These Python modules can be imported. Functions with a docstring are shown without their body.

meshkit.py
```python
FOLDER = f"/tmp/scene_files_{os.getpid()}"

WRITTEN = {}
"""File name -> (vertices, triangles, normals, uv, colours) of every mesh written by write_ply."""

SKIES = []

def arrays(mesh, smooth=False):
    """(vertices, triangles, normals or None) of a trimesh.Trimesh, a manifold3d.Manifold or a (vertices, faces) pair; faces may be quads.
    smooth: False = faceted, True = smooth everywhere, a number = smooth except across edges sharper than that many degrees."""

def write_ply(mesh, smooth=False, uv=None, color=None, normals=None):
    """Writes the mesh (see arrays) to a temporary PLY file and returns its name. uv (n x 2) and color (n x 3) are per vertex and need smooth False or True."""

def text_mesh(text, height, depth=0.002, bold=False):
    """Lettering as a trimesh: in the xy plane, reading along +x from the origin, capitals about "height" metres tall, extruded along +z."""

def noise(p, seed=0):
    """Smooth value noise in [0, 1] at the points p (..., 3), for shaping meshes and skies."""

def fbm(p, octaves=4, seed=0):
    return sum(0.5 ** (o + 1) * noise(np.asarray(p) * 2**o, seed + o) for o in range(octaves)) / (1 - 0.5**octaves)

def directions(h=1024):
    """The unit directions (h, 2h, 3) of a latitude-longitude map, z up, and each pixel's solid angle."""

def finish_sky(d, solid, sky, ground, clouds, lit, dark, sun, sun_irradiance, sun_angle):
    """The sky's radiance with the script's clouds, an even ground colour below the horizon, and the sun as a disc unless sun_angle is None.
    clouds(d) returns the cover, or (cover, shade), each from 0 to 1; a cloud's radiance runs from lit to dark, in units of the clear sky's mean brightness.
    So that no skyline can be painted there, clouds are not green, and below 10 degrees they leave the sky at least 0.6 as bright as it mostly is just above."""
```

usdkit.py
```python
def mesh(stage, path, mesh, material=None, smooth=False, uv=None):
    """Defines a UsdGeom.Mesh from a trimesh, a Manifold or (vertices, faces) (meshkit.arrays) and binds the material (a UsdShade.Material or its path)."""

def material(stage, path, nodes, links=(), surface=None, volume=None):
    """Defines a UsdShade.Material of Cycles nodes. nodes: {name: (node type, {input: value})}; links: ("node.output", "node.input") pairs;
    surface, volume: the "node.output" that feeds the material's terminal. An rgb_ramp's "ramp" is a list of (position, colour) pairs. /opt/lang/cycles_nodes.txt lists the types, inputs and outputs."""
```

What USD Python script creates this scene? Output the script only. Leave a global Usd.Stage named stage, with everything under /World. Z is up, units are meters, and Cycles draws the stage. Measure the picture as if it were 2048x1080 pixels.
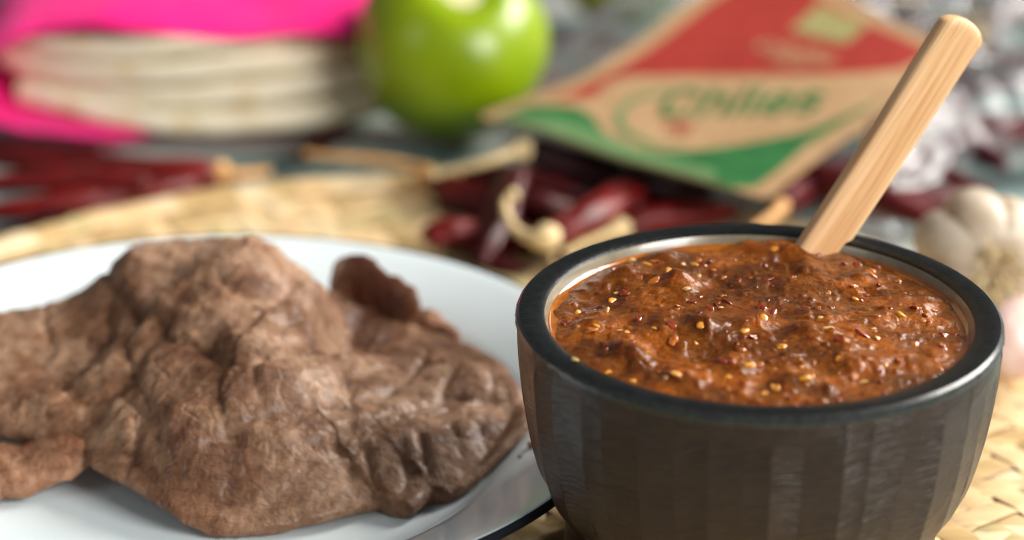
import math, random, shapely
import numpy as np, trimesh, usdkit, meshkit
from pxr import Usd, UsdGeom, UsdLux, UsdShade, Gf, Sdf, Vt
from scipy.interpolate import RBFInterpolator, RegularGridInterpolator, CubicSpline
from scipy.spatial import cKDTree
from shapely.geometry import Polygon, LineString
random.seed(7); rng = np.random.default_rng(7)

stage = Usd.Stage.CreateInMemory()
UsdGeom.SetStageUpAxis(stage, 'Z'); UsdGeom.SetStageMetersPerUnit(stage, 1.0)
UsdGeom.Xform.Define(stage, '/World'); UsdGeom.Scope.Define(stage, '/World/Looks')

# ------------------------------------------------------------------ camera
PITCH, DIST, TZ, FMM = 0.3927, 0.6751, 0.082, 85.0
CAM = np.array([0, -DIST*math.cos(PITCH), TZ + DIST*math.sin(PITCH)])
FWD = np.array([0, math.cos(PITCH), -math.sin(PITCH)]); RGT = np.array([1.0, 0, 0]); UPV = np.cross(RGT, FWD)
FPX = 2048*FMM/36.0
cam = UsdGeom.Camera.Define(stage, '/World/camera')
m4 = Gf.Matrix4d(*RGT, 0, *UPV, 0, *(-FWD), 0, *CAM, 1)
cam.AddTransformOp().Set(m4)
cam.CreateFocalLengthAttr(FMM); cam.CreateHorizontalApertureAttr(36.0); cam.CreateVerticalApertureAttr(36.0*540/1024)
cam.CreateFStopAttr(4.9); cam.CreateFocusDistanceAttr(0.657); cam.CreateClippingRangeAttr((0.02, 50.0))
cam.CreateExposureAttr(0.0)

def at(px, py, z):                      # a point of the picture on the plane at height z
    d = FWD + RGT*(px-1024)/FPX - UPV*(py-540)/FPX
    return CAM + d*((z-CAM[2])/d[2])
def at_y(px, py, y):
    d = FWD + RGT*(px-1024)/FPX - UPV*(py-540)/FPX
    return CAM + d*((y-CAM[1])/d[1])

# ------------------------------------------------------------------ lamps
def softbox(name, pos, target, w, h, intensity, color):
    l = UsdLux.RectLight.Define(stage, '/World/'+name)
    pos, target = np.array(pos, float), np.array(target, float)
    z = pos-target; z /= np.linalg.norm(z)
    x = np.cross([0, 0, 1], z); x /= np.linalg.norm(x); y = np.cross(z, x)
    l.AddTransformOp().Set(Gf.Matrix4d(*x, 0, *y, 0, *z, 0, *pos, 1))
    l.CreateWidthAttr(w); l.CreateHeightAttr(h); l.CreateIntensityAttr(intensity); l.CreateColorAttr(Gf.Vec3f(*color))
softbox('window_lamp', (2.1, 1.15, 1.55), (0, 0.08, 0.03), 1.7, 1.4, 23.0, (1.0, 0.96, 0.89))
softbox('front_window_lamp', (1.75, -1.4, 1.3), (-.05, 0.1, 0.03), 1.25, 1.15, 19.0, (1.0, 0.975, 0.93))
softbox('fill_lamp', (-1.6, -1.2, 1.5), (0, 0.05, 0.0), 1.2, 1.2, 1.4, (0.95, 0.98, 1.0))
dome = UsdLux.DomeLight.Define(stage, '/World/room_light')
dome.CreateIntensityAttr(0.045); dome.CreateColorAttr(Gf.Vec3f(0.96, 0.98, 1.0))

# ------------------------------------------------------------------ helpers
used = {}
def numbered(parent, name):
    k = parent+'/'+name; n = used.get(k, 0); used[k] = n+1
    return k if n == 0 else f'{k}_{n:03d}'
def tag(p, label=None, cat=None, group=None, kind=None):
    p = p.GetPrim() if hasattr(p, 'GetPrim') else p
    for k, v in (('label', label), ('category', cat), ('group', group), ('kind', kind)):
        if v: p.SetCustomDataByKey(k, v)
    return p
def thing(name, label, cat, loc=(0, 0, 0), group=None):
    x = UsdGeom.Xform.Define(stage, numbered('/World', name)); x.AddTranslateOp().Set(Gf.Vec3d(*map(float, loc)))
    tag(x, label, cat, group)
    x._loc = np.array(loc, float)
    return x
LOCS = {}
def T(name, label, cat, loc=(0, 0, 0), group=None):
    x = thing(name, label, cat, loc, group); LOCS[str(x.GetPath())] = np.array(loc, float); return x
def obj(name, mesh, mat, parent=None, smooth=35, uv=None):     # mesh in world coordinates
    pp = '/World' if parent is None else str(parent.GetPath())
    off = LOCS.get(pp, None)
    if off is None:
        off = next((LOCS[k] for k in LOCS if pp.startswith(k+'/')), np.zeros(3))
    if isinstance(mesh, tuple): mesh = (np.asarray(mesh[0], float)-off, mesh[1])
    else:
        mesh = mesh.copy(); mesh.apply_translation(-off)
    return usdkit.mesh(stage, numbered(pp, name), mesh, mat, smooth=smooth, uv=uv)
def quads(nu, nv, wrap_u=False, wrap_v=False, flip=False):
    a = np.arange(nu if wrap_u else nu-1); b = np.arange(nv if wrap_v else nv-1)
    i, j = np.meshgrid(a, b, indexing='ij'); i2, j2 = (i+1) % nu, (j+1) % nv
    q = np.stack([i*nv+j, i2*nv+j, i2*nv+j2, i*nv+j2], -1).reshape(-1, 4)
    return q[:, ::-1] if flip else q
def tri(q): return np.vstack([q[:, [0, 1, 2]], q[:, [0, 2, 3]]])
def lathe(prof, n=160, centre=(0, 0, 0)):
    prof = np.array(prof, float); a = np.arange(n)*2*np.pi/n
    v = np.stack([np.outer(np.cos(a), prof[:, 0]), np.outer(np.sin(a), prof[:, 0]), np.tile(prof[:, 1], (n, 1))], -1).reshape(-1, 3)
    return v+np.array(centre), tri(quads(n, len(prof), wrap_u=True))
def spline(pts, n):
    p = np.array(pts, float); d = np.r_[0, np.cumsum(np.linalg.norm(np.diff(p, axis=0), axis=1))]
    if len(p) == 2: return p[0]+(p[1]-p[0])*np.linspace(0, 1, n)[:, None]
    return CubicSpline(d, p)(np.linspace(0, d[-1], n))
def tube(pts, radii, sides=12, shape=None, cap=True):
    p = np.asarray(pts, float); n = len(p); t = np.gradient(p, axis=0); t /= np.linalg.norm(t, axis=1, keepdims=True)+1e-12
    a = np.zeros_like(p); ref = np.array([0, 0, 1.0]) if abs(t[0, 2]) < .9 else np.array([1.0, 0, 0])
    for i in range(n):
        r = ref-t[i]*np.dot(ref, t[i]); r /= np.linalg.norm(r); a[i] = r; ref = r
    b = np.cross(t, a); ang = np.arange(sides)*2*np.pi/sides
    R = np.broadcast_to(np.asarray(radii, float).reshape(n, -1), (n, sides)) if np.ndim(radii) else np.full((n, sides), radii)
    if shape is not None: R = R*shape
    v = (p[:, None]+R[:, :, None]*(np.cos(ang)[None, :, None]*a[:, None]+np.sin(ang)[None, :, None]*b[:, None])).reshape(-1, 3)
    f = tri(quads(n, sides, wrap_v=True))
    if cap:
        v = np.vstack([v, p[:1], p[-1:]]); k = n*sides; j = np.arange(sides); j2 = (j+1) % sides
        f = np.vstack([f, np.stack([np.full(sides, k), j, j2], 1), np.stack([np.full(sides, k+1), (n-1)*sides+j2, (n-1)*sides+j], 1)])
    return v, f
def nz(x, y, z=0.0, s=100.0, oct=3, seed=0):       # fbm in -1..1, s = cycles per metre
    x = np.asarray(x, float); p = np.stack([x*s+31.7, np.asarray(y, float)*s+17.3, np.broadcast_to(np.asarray(z, float)*s+5.1, x.shape)], -1)
    return meshkit.fbm(p, oct, seed)*2-1
def mat(name, nodes, links=(), surface='p.BSDF', volume=None):
    return usdkit.material(stage, '/World/Looks/'+name, nodes, links, surface=surface, volume=volume)
def noisy(name, c1, c2, scale, rough=.5, bump=0.0, bump_scale=None, detail=4, stretch=None, spec=.5, coat=0, coat_rough=.1, sss=0, sss_r=(1, .3, .1), sss_scale=.004, mid=(.35, .65), extra=None, lo=None):
    n = {'g': ('geometry', {}), 'm': ('mapping', {'scale': stretch or (1, 1, 1)}), 'n': ('noise_texture', {'scale': scale, 'detail': detail, 'roughness': .6}),
         'r': ('rgb_ramp', {'ramp': [(0, c1), (mid[0], c1), (mid[1], c2), (1, c2)]}),
         'p': ('principled_bsdf', {'roughness': rough, 'specular_ior_level': spec, 'coat_weight': coat, 'coat_roughness': coat_rough,
                                   'subsurface_weight': sss, 'subsurface_radius': sss_r, 'subsurface_scale': sss_scale, **(extra or {})})}
    l = [('g.position', 'm.vector'), ('m.vector', 'n.vector'), ('n.fac', 'r.fac'), ('r.color', 'p.base_color')]
    if bump:
        n['b'] = ('noise_texture', {'scale': bump_scale or scale*2, 'detail': 4.0, 'roughness': .6}); n['bp'] = ('bump', {'distance': bump, 'strength': 1.0})
        l += [('m.vector', 'b.vector'), ('b.fac', 'bp.height'), ('bp.normal', 'p.normal')]
    return mat(name, n, l)

# ------------------------------------------------------------------ setting: table and cloth
M_wood = noisy('table_wood', (.16, .09, .05), (.22, .13, .07), 30, .5)
bx = trimesh.creation.box([2.4, 2.2, .03]); bx.apply_translation([0, .35, -.0205])
tag(obj('table', bx, M_wood, smooth=False), kind='structure')
M_cloth = mat('tablecloth_weave', {
    'g': ('geometry', {}), 'mp': ('mapping', {'rotation': (0, 0, .12), 'scale': (1.2, 9, 1)}), 'n': ('noise_texture', {'scale': 3.2, 'detail': 2.0, 'roughness': .6}),
    'r': ('rgb_ramp', {'ramp': [(0, (.07, .07, .08)), (.36, (.14, .19, .18)), (.44, (.15, .27, .255)), (.53, (.28, .33, .31)), (.60, (.38, .38, .35)), (.66, (.20, .12, .13)), (1, (.12, .04, .05))]}),
    'w': ('noise_texture', {'scale': 900, 'detail': 1.0}), 'bp': ('bump', {'distance': .0006}), 'p': ('principled_bsdf', {'roughness': .85, 'specular_ior_level': .2})},
    [('g.position', 'mp.vector'), ('mp.vector', 'n.vector'), ('n.fac', 'r.fac'), ('r.color', 'p.base_color'), ('g.position', 'w.vector'), ('w.fac', 'bp.height'), ('bp.normal', 'p.normal')])
gx, gy = np.meshgrid(np.linspace(-1.1, 1.1, 200), np.linspace(-.65, 1.35, 180), indexing='ij')
gz = .0012*nz(gx, gy, s=14, seed=3)-.0018
tag(obj('tablecloth', (np.stack([gx, gy, gz], -1).reshape(-1, 3), tri(quads(200, 180))), M_cloth, smooth=True), 'teal grey and maroon striped cloth lying over the table', 'tablecloth')

# ------------------------------------------------------------------ woven palm mat
MC, MR = np.array([-.0317, .0622]), .2151
def palm(name, c1, c2, ang):
    return mat(name, {'g': ('geometry', {}), 'mp': ('mapping', {'rotation': (0, 0, ang), 'scale': (18, 420, 60)}), 'n': ('noise_texture', {'scale': 1.0, 'detail': 3.0, 'roughness': .6}),
        'r': ('rgb_ramp', {'ramp': [(0, c1), (.3, c1), (.7, c2), (1, c2)]}), 'bp': ('bump', {'distance': .0006, 'strength': .7}), 'p': ('principled_bsdf', {'roughness': .48, 'specular_ior_level': .35})},
        [('g.position', 'mp.vector'), ('mp.vector', 'n.vector'), ('n.fac', 'r.fac'), ('r.color', 'p.base_color'), ('n.fac', 'bp.height'), ('bp.normal', 'p.normal')])
WA = math.radians(36)
pal = [((.56, .375, .18), (.72, .53, .30)), ((.42, .27, .115), (.56, .40, .19)), ((.62, .47, .27), (.76, .62, .40)), ((.42, .32, .14), (.58, .47, .25))]
M_palm = {}
for k, (c1, c2) in enumerate(pal):
    for d in (0, 1): M_palm[k, d] = palm(f'palm_leaf_{k}_{d}', c1, c2, -(WA+d*math.pi/2))
mat_thing = T('woven_mat', 'round pale palm leaf mat woven in diagonal strips under plate and bowl', 'mat', (MC[0], MC[1], 0))
PITCHW, SW, TH, AMP = .0102, .0097, .0005, .0007
ns = int(MR/PITCHW)
for d in (0, 1):
    ang = WA+d*math.pi/2; e = np.array([math.cos(ang), math.sin(ang)]); nrm = np.array([-e[1], e[0]])
    for k in range(-ns, ns+1):
        off = (k+.5)*PITCHW*(1 if d == 0 else 1)
        half = MR**2-.000001-off**2
        if half < .0004: continue
        half = math.sqrt(half)-.002
        i0, i1 = int(math.floor(-half/PITCHW)), int(math.ceil(half/PITCHW))
        s = np.arange(i0*4, i1*4+1)/4.0*PITCHW; s = np.clip(s, -half, half)
        kk = np.floor(s/PITCHW-1e-6*np.sign(s)).astype(int)
        j = np.floor(s/PITCHW).astype(int)
        # 2/2 twill: up when ((j -/+ k) mod 4) < 2
        ph = (s/PITCHW-.5) - k if d == 0 else k - (s/PITCHW-.5)
        zz = AMP*np.clip(2.6*np.sin((ph+(0.0 if d == 0 else 0.0))*np.pi/2+np.pi/4), -1, 1)*(1 if d == 0 else -1)*(1 if d == 0 else -1)
        zz = zz if d == 0 else -zz
        wob = .0004*nz(s, np.full_like(s, off), d, s=40, oct=2, seed=11)
        w = SW*(.96+.07*rng.random())/2
        c = MC[None]+s[:, None]*e+(off+wob)[:, None]*nrm
        tlt = .00025*rng.standard_normal()
        V = []
        for (a, b) in ((-w, 0), (-w*.55, TH), (w*.55, TH), (w, 0)):
            V.append(np.column_stack([c+a*nrm, .0028+zz+b*(1)+tlt*a/w]))
        V = np.stack(V, 1).reshape(-1, 3)
        obj('palm_strip', (V, tri(quads(len(s), 4, flip=True))), M_palm[int(rng.choice(4, p=[.42, .14, .26, .18])), d], mat_thing, smooth=40)
# wrapped border
nw = 110
for k in range(nw):
    a0 = k*2*math.pi/nw; a = np.linspace(a0+.001, a0+2*math.pi/nw+.006, 5); r = MR+.0012*math.sin(k*1.7)*.3
    ring = []
    for q, aa in enumerate(a):
        ph = np.linspace(0, 2*np.pi, 9)[:-1]; lift = 1+.08*(1-q/4)+.1*rng.random()*(q == 0)
        rr = r+.0062*np.cos(ph)*lift; zc = .0045+.0034*np.sin(ph)*lift
        sh = .012*(np.cos(ph))
        ring.append(np.column_stack([MC[0]+rr*np.cos(aa+sh), MC[1]+rr*np.sin(aa+sh), zc]))
    obj('border_wrap', (np.vstack(ring), tri(quads(5, 8, wrap_v=True))), M_palm[int(rng.choice(4, p=[.4, .15, .25, .2])), k % 2], mat_thing, smooth=50)

# ------------------------------------------------------------------ enamel plate
PC, PR, PZ = np.array([-.0936, .0305]), .1258, .030
M_enamel = noisy('white_enamel', (.70, .785, .81), (.73, .81, .83), 14, .16, coat=.3, coat_rough=.05)
M_blue = noisy('black_enamel', (.008, .011, .016), (.014, .018, .024), 30, .18, coat=.4)
plate = T('enamel_plate', 'white enamel plate with black rim under the steak', 'plate', (PC[0], PC[1], .0062))
up = [(0, .0088), (.05, .0088), (.078, .0090), (.084, .0098), (.0885, .0122), (.093, .0165), (.097, .0196), (.101, .0216), (.110, .0252), (.119, .0287), (.1238, .0304)]
prof = up+[(.1247, .0304), (.1250, .0300)]
obj('dish', lathe(prof, 220, (PC[0], PC[1], 0)), M_enamel, plate, smooth=True)
th = np.linspace(math.pi*.38, -math.pi*1.0, 14)
edge = [(.1247+.0017*math.cos(t), .0292+.0017*math.sin(t)) for t in th]
edge += [(.1225, .0277)]
obj('rim', lathe(edge, 220, (PC[0], PC[1], 0)), M_blue, plate, smooth=True)
lowp = [(r, z-.0014) for r, z in up[:-1]][::-1]+[(0.0, .0074)]
obj('underside', lathe([(.1228, .0277)]+lowp[0:], 160, (PC[0], PC[1], 0)), M_blue, plate, smooth=True)
PXR = np.array([u[0] for u in up]); PXZ = np.array([u[1] for u in up])
def plate_z(x, y):
    return np.interp(np.hypot(np.asarray(x)-PC[0], np.asarray(y)-PC[1]), PXR, PXZ)

# ------------------------------------------------------------------ steak
def meat_mat(name, tint=(1, 1, 1), rot=.5):
    t = np.array(tint); c = lambda *a: tuple(np.array(a)*t*np.array([1.06, .97, .86]))
    return mat(name, {
        'g': ('geometry', {}), 'n1': ('noise_texture', {'scale': 42, 'detail': 5.0, 'roughness': .62, 'distortion': .5}), 'n2': ('noise_texture', {'scale': 300, 'detail': 5.0, 'roughness': .7, 'distortion': .8}),
        'mp': ('mapping', {'rotation': (0, 0, rot), 'scale': (110, 760, 380)}), 'fib': ('noise_texture', {'scale': 1.0, 'detail': 4.0, 'roughness': .6, 'distortion': 1.2}),
        'n3': ('noise_texture', {'scale': 26, 'detail': 4.0, 'distortion': 1.6}),
        'r1': ('rgb_ramp', {'ramp': [(0, c(.10, .040, .018)), (.36, c(.125, .058, .028)), (.45, c(.20, .112, .066)), (.56, c(.30, .192, .132)), (.72, c(.42, .295, .225)), (1, c(.48, .35, .28))]}),
        'r2': ('rgb_ramp', {'ramp': [(0, (.40, .28, .19)), (.40, (.78, .70, .62)), (.54, (1.04, 1.03, 1.02)), (1, (1.35, 1.30, 1.28))]}),
        'r3': ('rgb_ramp', {'ramp': [(0, (1, 1, 1)), (.50, (1, 1, 1)), (.60, (.62, .46, .32)), (1, (.48, .34, .22))]}),
        'rf': ('rgb_ramp', {'ramp': [(0, (.52, .42, .34)), (.45, (1, 1, 1)), (1, (1.2, 1.18, 1.18))]}),
        'x1': ('mix_color', {'blend_type': 'multiply', 'fac': 1.0, 'use_clamp': False}), 'x2': ('mix_color', {'blend_type': 'multiply', 'fac': .9, 'use_clamp': False}), 'x3': ('mix_color', {'blend_type': 'multiply', 'fac': .8, 'use_clamp': False}),
        'h': ('math', {'math_type': 'multiply_add', 'value2': .6}), 'bp': ('bump', {'distance': .0019, 'strength': .9}),
        'rr': ('map_range', {'from_min': .35, 'from_max': .65, 'to_min': .38, 'to_max': .64, 'clamp': True}),
        'p': ('principled_bsdf', {'specular_ior_level': .30, 'subsurface_weight': .10, 'subsurface_radius': (1, .4, .25), 'subsurface_scale': .0015, 'coat_weight': .20, 'coat_roughness': .27})},
        [('g.position', 'n1.vector'), ('g.position', 'n2.vector'), ('g.position', 'n3.vector'), ('g.position', 'mp.vector'), ('mp.vector', 'fib.vector'),
         ('n1.fac', 'r1.fac'), ('n2.fac', 'r2.fac'), ('n3.fac', 'r3.fac'), ('fib.fac', 'rf.fac'), ('r1.color', 'x1.a'), ('r2.color', 'x1.b'), ('x1.result', 'x2.a'), ('rf.color', 'x2.b'), ('x2.result', 'x3.a'), ('r3.color', 'x3.b'), ('x3.result', 'p.base_color'),
         ('fib.fac', 'h.value1'), ('n2.fac', 'h.value3'), ('h.value', 'bp.height'), ('bp.normal', 'p.normal'), ('n1.fac', 'rr.value'), ('rr.result', 'p.roughness')])
M_meat = meat_mat('grilled_beef')
M_meat2 = meat_mat('seared_beef', (.50, .44, .38), 1.4)  # darker copy of the beef, shadow on the rear strip put into its colour
M_meat3 = meat_mat('pink_beef', (1.12, 1.0, .95), -.3)

def steak(name, outline, ctrl, creases, matl, thick, label, nr=150, nt=560, amp=1.0, floor=True, centre=None, folds=(), rimz=None, ridge=None, seed=0, cat='steak', rough_edge=.0022):
    O = np.array(outline, float)                           # world xy
    c = O.mean(0) if centre is None else np.array(centre)
    P = np.array(ctrl, float)
    rbf = RBFInterpolator(P[:, :2], P[:, 2], kernel='thin_plate_spline', smoothing=2e-7)
    an = np.unwrap(np.arctan2(O[:, 1]-c[1], O[:, 0]-c[0]))
    ring = LineString(np.vstack([O, O[:1]])); poly = Polygon(O)
    th = np.arange(nt)*2*np.pi/nt; rad = np.zeros(nt)
    for i, t in enumerate(th):
        ray = LineString([c, c+np.array([math.cos(t), math.sin(t)])*.5]).intersection(ring)
        pts = [ray] if ray.geom_type == 'Point' else [g for g in getattr(ray, 'geoms', []) if g.geom_type == 'Point']
        rad[i] = max([math.hypot(g.x-c[0], g.y-c[1]) for g in pts] or [rad[i-1]])
    rad = rad+rough_edge*.8*nz(c[0]+rad*np.cos(th), c[1]+rad*np.sin(th), s=130, oct=4, seed=seed+5)
    s = 1-(1-np.linspace(0, 1, nr))**1.35
    X = c[0]+np.outer(s, rad*np.cos(th)); Y = c[1]+np.outer(s, rad*np.sin(th))
    Z = rbf(np.column_stack([X.ravel(), Y.ravel()])).reshape(X.shape)
    # wrinkles of the meat: broad bumps, then fine ridges that run across the fibre
    Z += amp*(.0010*nz(X, Y, s=48, oct=2, seed=seed)+.0008*(1-2*np.abs(nz(X+.004*nz(X, Y, s=60, seed=9), Y, s=95, oct=2, seed=seed+1)))-.0005
              -.0009*np.exp(-(nz(X+.006*nz(X, Y, s=70, oct=3, seed=15), Y+.006*nz(X, Y, s=70, oct=3, seed=16), s=42, oct=1, seed=seed+11)/.09)**2)-.00035*np.exp(-(nz(X+.003*nz(X, Y, s=150, oct=2, seed=17), Y*1.6, s=110, oct=2, seed=seed+12)/.06)**2)
              +.0005*nz(X*.55+Y*.83, (Y*.55-X*.83)*2.6, s=170, oct=3, seed=seed+2)+.00025*nz(X, Y, s=420, oct=3, seed=seed+3))
    XY = np.column_stack([X.ravel(), Y.ravel()])
    for pts, depth, width in creases:
        L = spline(pts, 60)[:, :2]; L = L+.0012*np.column_stack([nz(L[:, 0], L[:, 1], s=160, seed=21), nz(L[:, 0], L[:, 1], s=160, seed=22)])
        dd = cKDTree(L).query(XY)[0].reshape(X.shape)
        Z -= depth*np.exp(-(dd/(width*1.12))**1.5)
    for pts, hgt, wd in folds:                            # a layer folded over the one below: a step with a rounded lip
        fp = Polygon(np.array(pts)[:, :2]).buffer(0); Xw = X+.0016*nz(X, Y, s=120, oct=3, seed=seed+31); Yw = Y+.0016*nz(X, Y, s=120, oct=3, seed=seed+32)
        ins = shapely.contains_xy(fp, Xw, Yw); ds = shapely.distance(fp.exterior, shapely.points(Xw, Yw)); d_ = np.where(ins, ds, -ds)
        Z += hgt*np.sqrt(np.clip(1-(1-np.clip((d_+.0006)/wd, 0, 1))**2, 0, 1))-.0004*np.exp(-((d_+.0012)/.0016)**2)
    if ridge is not None:
        yb = np.clip((Y-.028)/.05, 0, 1); Z += np.interp(X, ridge[0], ridge[1])*yb*yb*(3-2*yb)
    if rimz is not None:
        o_ = np.argsort(an % (2*np.pi)); rz = np.interp(th, (an % (2*np.pi))[o_], np.array(rimz)[o_], period=2*np.pi)+thick*.5+.0006*nz(np.cos(th)*.1, np.sin(th)*.1, s=60, seed=seed+40)
        wgt = np.exp(-((1-s)[:, None]*rad[None]/.011)**2); Z = Z*(1-wgt)+(rz[None]+(Z-rz[None])*.15)*wgt
    edge = np.clip((1-s)[:, None]*rad[None]/(.0045), 0, 1)
    th_ = thick*(1+.25*nz(X, Y, s=70, seed=seed+7))
    base = plate_z(X, Y)+.0006
    if floor: Z = np.maximum(Z, base+th_*.9)
    mid = Z-th_*.5; half = th_*.5*np.sqrt(np.clip(1-(1-edge)**2, 0, 1))
    top = mid+half; bot = np.maximum(mid-half, base) if floor else mid-half
    k = nr*nt
    v = np.vstack([np.stack([X, Y, top], -1).reshape(-1, 3), np.stack([X, Y, bot], -1).reshape(-1, 3)])
    q = quads(nr, nt, wrap_v=True)
    f = np.vstack([tri(q), tri(q[:, ::-1]+k)])
    me = trimesh.Trimesh(v, f, process=False)
    o = obj(name, (v, f), matl, smooth=True)
    tag(o, label, cat)
    return rbf
zm = .0145
FRONT = [(150, 905, .020), (180, 925, .020), (215, 952, .019), (275, 990, .017), (340, 1030, .015), (365, 1052, .013), (420, 1062, .012), (480, 1065, .012), (560, 1058, .012), (650, 1045, .012), (730, 1022, .012), (770, 1012, .012), (790, 1020, .0125), (825, 1022, .0125), (850, 1004, .0125), (870, 992, .0125), (895, 995, .0125), (925, 985, .0125), (960, 968, .013), (1000, 945, .014), (1035, 915, .016), (1060, 885, .018), (1068, 860, .020), (1055, 815, .024), (1040, 765, .028), (1010, 730, .028), (960, 703, .026), (915, 688, .025), (890, 672, .024), (878, 645, .024), (850, 628, .024), (820, 650, .024), (775, 640, .026), (720, 625, .028)]
front = [at(*p)[:2] for p in FRONT]
back = [np.array(p) for p in [(-.040, .108), (-.055, .112), (-.075, .119), (-.105, .121), (-.130, .112), (-.150, .098), (-.175, .086), (-.205, .070), (-.213, .04)]]
LEFT = [(-60, 850, .024), (20, 870, .022), (90, 880, .022), (130, 890, .021)]
left = [at(*p)[:2] for p in LEFT]
RIDGE = (np.linspace(-.19, -.03, 33), np.array([0.0131, 0.0131, 0.013, 0.0126, 0.0118, 0.0104, 0.0089, 0.0075, 0.0061, 0.004, 0.0023, 0.0018, 0.0017, 0.0008, 0.0024, 0.0015, -0.0, -0.0015, -0.0026, -0.003, -0.0026, -0.0018, -0.0012, -0.0012, -0.003, -0.0025, -0.002, -0.0015, -0.001, 0, 0, 0, 0]))
rimz = [p[2] for p in FRONT]+[.024]*len(back)+[p[2] for p in LEFT]
ctl_px = [(400, 478, .060), (530, 478, .058), (310, 492, .055), (235, 535, .049), (575, 525, .053), (480, 545, .0575), (610, 562, .050), (655, 580, .0465), (640, 600, .046), (685, 640, .036),
          (340, 560, .051), (400, 605, .0525), (300, 620, .0475), (550, 640, .0475), (650, 650, .038), (420, 690, .043), (500, 700, .0455), (300, 730, .040), (200, 690, .037), (160, 610, .040), (60, 650, .032), (110, 680, .034),
          (600, 730, .041), (700, 700, .034), (760, 665, .030), (350, 800, .0375), (500, 800, .0385), (650, 790, .035), (800, 730, .031), (900, 720, .028), (990, 760, .029),
          (450, 900, .0305), (600, 900, .030), (750, 850, .0295), (900, 840, .0265), (1020, 850, .024), (250, 860, .033), (200, 900, .027), (400, 980, .0235), (550, 985, .0215), (700, 965, .0215), (850, 940, .0205), (960, 920, .0205), (60, 770, .031), (-60, 770, .030), (60, 850, .026)]
ctl = [at(*p)-np.array([0, 0, .0045 if (p[1] < 660 and 280 < p[0] < 700) else .0012]) for p in ctl_px]
ctl += [np.r_[p, .0140] for p in front[6:17:2]]+[np.r_[p, .0165] for p in front[17:24]]+[np.r_[at(180, 930, .026)[:2], .026], np.r_[at(300, 1003, .021)[:2], .021]]
ctl += [np.array([-.055, .108, .030]), np.array([-.08, .117, .036]), np.array([-.11, .118, .036]), np.array([-.135, .106, .030]), np.array([-.16, .09, .024]), np.array([-.195, .075, .022]), np.array([-.205, .06, .028])]
def cr(pts): return [at(x, y, z) for x, y, z in pts]
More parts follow.
